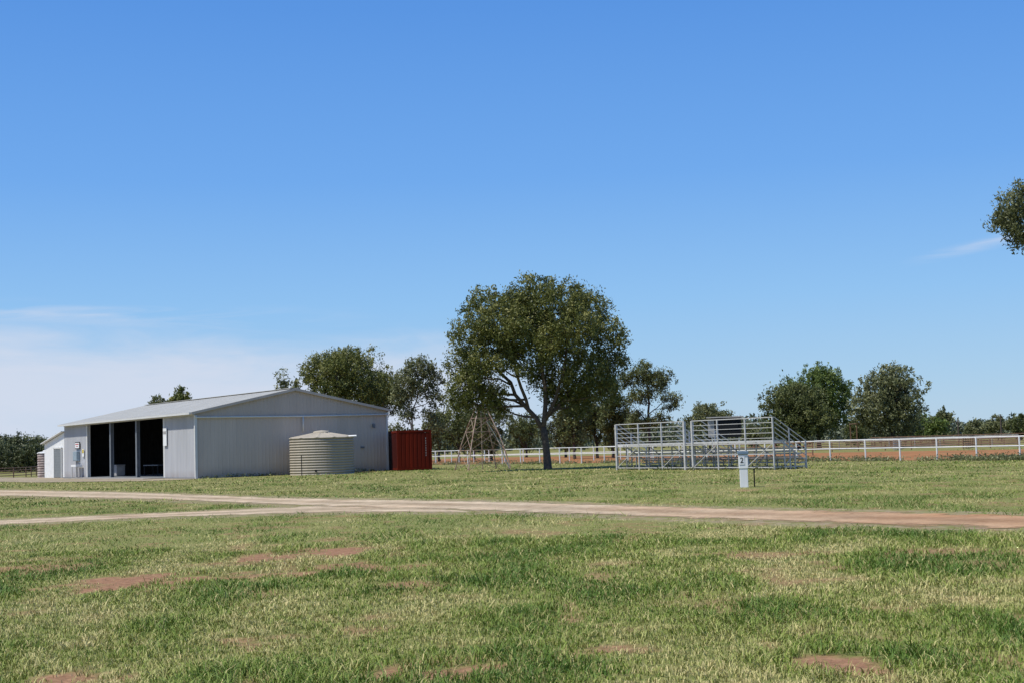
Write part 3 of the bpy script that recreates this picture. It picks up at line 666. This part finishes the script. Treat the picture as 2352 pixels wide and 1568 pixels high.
# ------------------------------------------------------------ container
ce=empty('shipping_container',(-5.9,98.5,0),R(15),'red corrugated steel shipping container parked beside the shed','container')
def corr_panel(p0,p1,z0,z1,mat,name):
    return rib_wall(name,p0,p1,z1,mat,ce,z0=z0,period=.28,dep=-.022)
MB().box((-1.22,3.03,1.35),(2.3,5.9,2.5)).obj('container_core',M_redd,ce)
corr_panel((-2.36,-.005),(-.08,-.005),.2,2.62,M_red,'end_panel')
corr_panel((0.005,.08),(.005,5.98),.2,2.62,M_red,'side_panel')
corr_panel((-2.445,5.98),(-2.445,.08),.2,2.62,M_redd,'side_panel')  # left side coloured darker to stand in for its shade
m=MB()
for x in(-2.38,-.06):
    for y in(.06,6.0): m.box((x,y,1.4),(.14,.14,2.7))
for z in(.12,2.72):
    for y in(.05,6.01): m.box((-1.22,y,z),(2.2,.13,.14))
    for x in(-2.39,-.05): m.box((x,3.03,z),(.13,5.8,.14))
m.obj('corner_frame',M_red,ce)
m=MB().box((-1.22,3.03,2.8),(2.36,5.95,.03)); m.obj('container_roof',M_red,ce)
m=MB()
for k in range(8): 
    z=2.25-k*.17
    m.box((-.42,-.06,z),(.06,.006,.03)).box((-.42,-.06,z-.032),(.02,.006,.035)).box((-.42,-.06,z-.065),(.05,.006,.03))
m.obj('lettering',M_greyr,ce)
MB().box((-1.22,3,.03),(2.1,5.6,.08)).obj('skid',M_dark,ce)

# ------------------------------------------------------------ windmill tower
Yw=92.4
we=empty('windmill_tower',(T(1107,Yw)+.05,Yw,0),R(20),'short rusty lattice windmill tower frame standing in the grass','windmill tower')
def legpt(sx,sy,z): 
    t=z/4.05; b=1.45*(1-t)+.27*t+.12*math.sin(math.pi*t); return (sx*b,sy*b,z)
for sx,sy in((-1,-1),(1,-1),(1,1),(-1,1)):
    m=MB(); m.tube([legpt(sx,sy,z) for z in(-.05,.8,1.6,2.4,3.2,4.05)],.038,6); m.obj('leg',M_rust,we)
m=MB(); crn=[(-1,-1),(1,-1),(1,1),(-1,1)]; lv=[1.3,2.5,3.4,4.0]
for k in range(4):
    a=crn[k];b=crn[(k+1)%4]
    for z in lv: m.beam(legpt(*a,z),legpt(*b,z),.04)
    for z0,z1 in((.0,1.3),(1.3,2.5),(2.5,3.4)):
        m.beam(legpt(*a,z0),legpt(*b,z1),.022); m.beam(legpt(*b,z0),legpt(*a,z1),.022)
m.obj('bracing',M_rust,we)
m=MB().tube([(0,0,.0),(0,0,4.3)],.025,8); m.box((0,0,4.05),(.6,.6,.04)); m.beam((-.55,0,4.1),(.5,.1,4.2),.04); m.obj('pump_rod',M_rust,we)
m=MB().beam((1.95,.2,.0),(1.25,.3,1.9),.06).beam((1.25,.3,1.9),(.4,.1,3.2),.05); m.obj('stay_bar',M_trim,we)

# ------------------------------------------------------------ fences
def resample(P,step):
    P=np.array(P,float); d=np.r_[0,np.cumsum(np.hypot(*np.diff(P,axis=0).T))]; t=np.arange(0,d[-1],step)
    x=np.interp(t,d,P[:,0]);y=np.interp(t,d,P[:,1]); return np.c_[x,y]
def rail_fence(P,step,h,rails,name,label,mat,pr=.045,rr=.03,group=None,seed=0):
    r=np.random.default_rng(seed)
    pts=resample(P,step); p0=pts[0]; e=empty(name,(p0[0],p0[1],0),0,label,'fence',group)
    pts=pts-p0
    me=None
    for i,(x,y) in enumerate(pts):
        if me is None:
            m=MB().tube([(0,0,-.1),(0,0,h-.01)],pr,8); o=m.obj('post',mat,e,(x,y,0)); me=o
        else:
            o=me.copy(); link(o); o.location=(x,y,0); o.parent=e
        o.rotation_euler=(r.normal()*.008,r.normal()*.008,0)
    for z in rails:
        m=MB().tube([(x,y,z+r.normal()*.006) for x,y in pts],rr,8); m.obj('rail',mat,e)
    return e
rail_fence(fence_line,2.9,1.2,[1.2,.72],'rail_fence','white pipe rail fence around the red dirt arena',M_fence,seed=1)
rail_fence([(16,112),(8,118),(0,127),(-7,139),(-14,156)],3.0,1.15,[1.15,.7],'rail_fence','second white rail fence on the arena far side',M_fence,seed=2)
def far_yard(P,step,h,nr,mat,label,seed):
    rail_fence(P,step,h,list(np.linspace(.22,h,nr)),'cattle_yard_fence',label,mat,.05,.035,'cattle yard panels beyond the arena',seed)
far_yard([(T(1850,128),128),(T(2060,124),124),(T(2360,116),116)],2.4,.85,5,M_brownr,'brown multi rail cattle yard fence',3)
far_yard([(T(1870,138),138),(T(2100,134),134),(T(2380,128),128)],2.4,1.0,5,M_greyr,'grey steel cattle yard fence',4)
far_yard([(T(2000,146),146),(T(2400,138),138)],2.2,1.1,5,M_brownr,'brown multi rail cattle yard fence',5)
far_yard([(T(2050,125),125),(T(2070,138),138)],2.4,1.0,5,M_greyr,'grey steel cattle yard divider',6)
far_yard([(T(2210,121),121),(T(2240,134),134)],2.4,1.0,5,M_brownr,'brown cattle yard divider',7)
far_yard([(T(1640,118),118),(T(1780,112),112),(T(1900,106),106)],2.4,1.0,4,M_brownr,'low brown cattle yard fence past the stand',8)
far_yard([(T(-40,120),120),(T(60,128),128),(T(140,150),150)],3,.9,4,M_brownr,'low brown paddock fence beyond the gravel',9)

oe=empty('open_shelter',(T(2015,152),152,0),0,'low rusty flat roofed open shelter among the trees','shelter')
MB().box((0,0,2.66),(5.4,3,.09)).obj('roof',M_brownr,oe)
for x in(-2.6,0,2.6):
    for y in(-1.4,1.4): MB().box((x,y,1.3),(.1,.1,2.62)).obj('post',M_brownr,oe)
for px,Yp,h in((2298,175,3.4),(2200,190,3)):
    pe=empty('utility_pole',(T(px,Yp),Yp,0),0,'thin timber utility pole with cross arm','pole')
    MB().tube([(0,0,-.1),(0,0,h)],[.12,.08],8).obj('shaft',M_bark,pe); MB().box((0,0,h-.3),(.9,.08,.08)).obj('cross_arm',M_bark,pe)

# ------------------------------------------------------------ viewing stand
ang=math.atan2(-.855,.52)
ge=empty('viewing_stand',(5.6,77.3,0),ang,'galvanised steel tiered viewing stand with railings on the grass','grandstand')
Lg=12.8; DK=1.4; TP=2.5; q=.66
def post(x,y,z,w=.07): MB().box((x,y*q,z/2),(w,w,z)).obj('post',M_galv,ge)
xs=[0,2.05,4.1,6.05,6.7,8.7,10.8,12.8]
for x in xs:
    post(x,0,TP,.12 if x in(6.05,6.7,0) else .065)
for x in xs: post(x,1.0,DK,.055)
for x in xs: post(x,2.0,.85,.055); post(x,3.0,.5,.055)
for a,b in((0,6.05),(6.7,Lg)):
    for k in range(5):
        z=DK+.12+k*(TP-DK-.12)/4
        MB().beam((a,0,z),(b,0,z),.028 if k<4 else .045).obj('railing',M_galv,ge)
m=MB()
for a,b in((0,6.05),(6.7,Lg)):
    m.box(((a+b)/2,.5*q,DK-.03),(b-a,.98*q,.09))
m.box((6.375,.5*q,DK-.035),(.6,.95*q,.04))
m.obj('deck',M_galv,ge)
m=MB()
for x in xs:
    m.beam((x,0,DK-.12),(x,1*q,DK-.12),.045); m.beam((x,0.02,.12),(x,3*q,.12),.05); m.beam((x,1*q,DK-.12),(x,3*q,.4),.04)
    m.beam((x,1.0*q,.15),(x,2.0*q,.8),.03)
for y,z in((0,.12),(3,.12),(0,DK-.13),(1,DK-.13),(1.0,.75),(0,.75)):
    m.beam((0,y*q,z),(Lg,y*q,z),.045)
for a,b in((0,2.05),(4.1,6.05),(6.7,8.7),(10.8,12.8)):
    m.beam((a,0,.12),(b,0,DK-.1),.03)
m.obj('frame',M_galv,ge)
for y,z in((1.35,1.3),(1.95,1.0),(2.5,.74),(3.0,.48)):
    MB().box((Lg/2,y*q,z),(Lg,.26,.07)).obj('seat',M_galv,ge)
for y,z in((1.6,.85),(2.2,.58),(2.75,.3)):
    MB().box((Lg/2,y*q,z),(Lg,.26,.06)).obj('footboard',M_galv,ge)
for x in(0.02,5.2,7.3,Lg+.02):
    m=MB()
    for k in range(5):
        o=-k*.24
        m.beam((x,0.1,TP+o),(x,3.05*q,1.35+o),.034)
    m.box((x,3.05*q,.68),(.06,.06,1.36)); m.box((x,1.5*q,.98),(.05,.05,1.96)); m.beam((x,0.03,TP),(x,.12,TP),.04)
    m.obj('stair_rail',M_galv,ge)
m=MB()
for k in range(7): m.box((6.375,(.95+k*.36)*q,DK-.1-k*.19),(.6,.22,.04))
m.obj('stairs',M_galv,ge)
ae=empty('judges_box',(T(1667,80),80,0),R(-8),'small dark panelled judges box on steel legs beyond the stand','judges box')
MB().box((.15,0,2.17),(1.5,1.2,1.12)).obj('cabin',M_black,ae,bevel=.02); MB().box((-.80,0,2.14),(.36,1.15,1.0)).obj('door',M_greyr,ae); MB().box((0,0,2.76),(2.1,1.5,.07)).obj('roof',M_greyr,ae)
MB().box((.12,-.63,2.3),(1.2,.03,.4)).obj('window',M_black,ae)
for x in(-.75,.75):
    for y in(-.5,.5): MB().box((x,y,.82),(.08,.08,1.64)).obj('leg',M_galv,ae)

# ------------------------------------------------------------ power pedestal "2"
pe=empty('power_post',(7.26,44.7,0),R(-6),'white numbered power post with number 2 standing in grass','power post')
MB().box((0,0,.3),(.25,.24,.64)).obj('shaft',M_white,pe,bevel=.01)
MB().box((0,0,.83),(.29,.27,.46)).obj('cabinet',M_white,pe,bevel=.012)
MB().box((0,-.005,1.1),(.34,.33,.09)).box((0,0,1.055),(.31,.30,.03)).obj('cap',M_capblue,pe,bevel=.012)
MB().box((-.05,-.143,.86),(.17,.012,.26)).obj('number_plate',M_white,pe)
MB().box((.16,0,.85),(.03,.2,.3)).obj('socket_cover',M_bluegrey,pe,bevel=.005)
cu=bpy.data.curves.new('number','FONT'); cu.body='2'; cu.size=.24; cu.extrude=.004; cu.align_x='CENTER'; cu.align_y='CENTER'
to=bpy.data.objects.new('tmp',cu); link(to); dg=bpy.context.evaluated_depsgraph_get(); tm=bpy.data.meshes.new_from_object(to.evaluated_get(dg)); bpy.data.objects.remove(to)
tm.materials.clear(); tm.materials.append(M_black); no=link(bpy.data.objects.new('number',tm)); no.parent=pe; no.location=(-.05,-.153,.86); no.rotation_euler=(R(90),0,0)
te=empty('garden_tap',(7.26+.34,44.75,0),0,'black standpipe tap beside the white power post','tap')
MB().box((0,0,.27),(.035,.035,.54)).obj('standpipe',M_black,te); MB().tube([(0,0,.5),(.0,-.08,.52),(0,-.1,.46)],.018,8).box((0,0,.56),(.07,.03,.03)).obj('tap_head',M_black,te)

# ------------------------------------------------------------ light, sky
el=R(62); sxy=Vector((-.82,-.42)).normalized()
sd=Vector((sxy.x*math.cos(el),sxy.y*math.cos(el),math.sin(el)))
su=bpy.data.lights.new('sun','SUN'); su.energy=5.0; su.angle=R(.5); su.color=(1,.95,.85)
so=bpy.data.objects.new('sun',su); so.rotation_euler=sd.to_track_quat('Z','Y').to_euler(); link(so)
w=bpy.data.worlds.new('World'); scene.world=w; w.use_nodes=True; nt=w.node_tree; N=nt.nodes; L=nt.links
bg=N['Background']; bg.inputs['Strength'].default_value=.10
sky=N.new('ShaderNodeTexSky'); sky.sky_type='NISHITA'; sky.sun_disc=False; sky.sun_elevation=el; sky.sun_rotation=math.atan2(sxy.x,sxy.y)
sky.air_density=1.0; sky.dust_density=.3; sky.ozone_density=1.0
tc=N.new('ShaderNodeTexCoord'); sp=N.new('ShaderNodeSeparateXYZ'); L.new(tc.outputs['Generated'],sp.inputs[0])
def M(op,a,b=None,c=None,clamp=False):
    n=N.new('ShaderNodeMath'); n.operation=op; n.use_clamp=clamp
    for i,v in enumerate((a,b,c)):
        if v is None: continue
        if isinstance(v,(int,float)): n.inputs[i].default_value=v
        else: L.new(v,n.inputs[i])
    return n.outputs[0]
az=M('ARCTAN2',sp.outputs['X'],sp.outputs['Y'])
ev=M('ARCSINE',sp.outputs['Z'])
def mr(v,a,b,c=0,d=1):
    n=N.new('ShaderNodeMapRange'); n.interpolation_type='SMOOTHSTEP'; L.new(v,n.inputs['Value'])
    for k,x in zip(('From Min','From Max','To Min','To Max'),(a,b,c,d)): n.inputs[k].default_value=x
    return n.outputs[0]
def cnoise(sx,sy,off=0,det=6,dist=.4):
    cb=N.new('ShaderNodeCombineXYZ'); L.new(M('MULTIPLY',az,sx),cb.inputs[0]); L.new(M('MULTIPLY',ev,sy),cb.inputs[1]); cb.inputs[2].default_value=off
    n=N.new('ShaderNodeTexNoise'); n.inputs['Scale'].default_value=1; n.inputs['Detail'].default_value=det; n.inputs['Roughness'].default_value=.55; n.inputs['Distortion'].default_value=dist
    L.new(cb.outputs[0],n.inputs['Vector']); return n.outputs['Fac']
n1=cnoise(9,40,3); n2=cnoise(9,110,8,8,.9)
topv=M('MULTIPLY_ADD',az,-.05,.070)
d=M('SUBTRACT',topv,ev)
d=M('ADD',d,M('MULTIPLY',M('SUBTRACT',n1,.5),.045))
veil=mr(d,-.014,.026)
veil=M('MULTIPLY',veil,mr(az,.10,-.08))
veil=M('MULTIPLY',veil,mr(n1,.2,.6,.75,1))
st1=M('MULTIPLY',mr(M('ABSOLUTE',M('SUBTRACT',ev,M('ADD',M('MULTIPLY_ADD',az,-.035,.088),M('MULTIPLY',M('SUBTRACT',n1,.5),.02)))),.012,.0),mr(n2,.36,.68))
st1=M('MULTIPLY',st1,mr(az,-.08,-.24))
st2=M('MULTIPLY',mr(M('ABSOLUTE',M('SUBTRACT',ev,M('MULTIPLY_ADD',az,.16,.072))),.006,.0),mr(n2,.3,.6))
st2=M('MULTIPLY',st2,mr(az,.27,.34)); st2=M('MULTIPLY',st2,mr(az,.6,.45)); st2=M('MULTIPLY',st2,.5)
cl=M('ADD',M('MULTIPLY',veil,.88),M('MULTIPLY',st1,.48),clamp=True); cl=M('ADD',cl,st2,clamp=True)
rp=N.new('ShaderNodeValToRGB'); e=rp.color_ramp.elements
stops=[(0,(.44,.62,.80)),(.035,(.36,.585,.83)),(.10,(.255,.52,.88)),(.19,(.145,.39,.86)),(.31,(.088,.295,.78)),(.6,(.06,.21,.62)),(1.0,(.045,.16,.5))]
e[0].position=stops[0][0]; e[0].color=(*stops[0][1],1); e[1].position=1; e[1].color=(*stops[-1][1],1)
for p_,c_ in stops[1:-1]: k=e.new(p_); k.color=(*c_,1)
L.new(ev,rp.inputs['Fac'])
sc=N.new('ShaderNodeVectorMath'); sc.operation='SCALE'; L.new(rp.outputs[0],sc.inputs[0]); sc.inputs['Scale'].default_value=10.4
m0=N.new('ShaderNodeMix'); m0.data_type='RGBA'; m0.inputs['Factor'].default_value=.85; L.new(sky.outputs[0],m0.inputs['A']); L.new(sc.outputs[0],m0.inputs['B'])
mx=N.new('ShaderNodeMix'); mx.data_type='RGBA'; L.new(cl,mx.inputs['Factor']); L.new(m0.outputs['Result'],mx.inputs['A']); mx.inputs['B'].default_value=(6.6,7.15,8.4,1)
L.new(mx.outputs['Result'],bg.inputs['Color'])

# ------------------------------------------------------------ camera
cam=bpy.data.cameras.new('camera'); co=link(bpy.data.objects.new('camera',cam)); cam.sensor_width=36; cam.lens=49; cam.clip_end=20000; cam.clip_start=.1
co.matrix_world=Matrix.Translation((0,0,1.6))@Matrix.Rotation(R(90+4.2),4,'X')@Matrix.Rotation(R(-1.81),4,'Z')
scene.camera=co
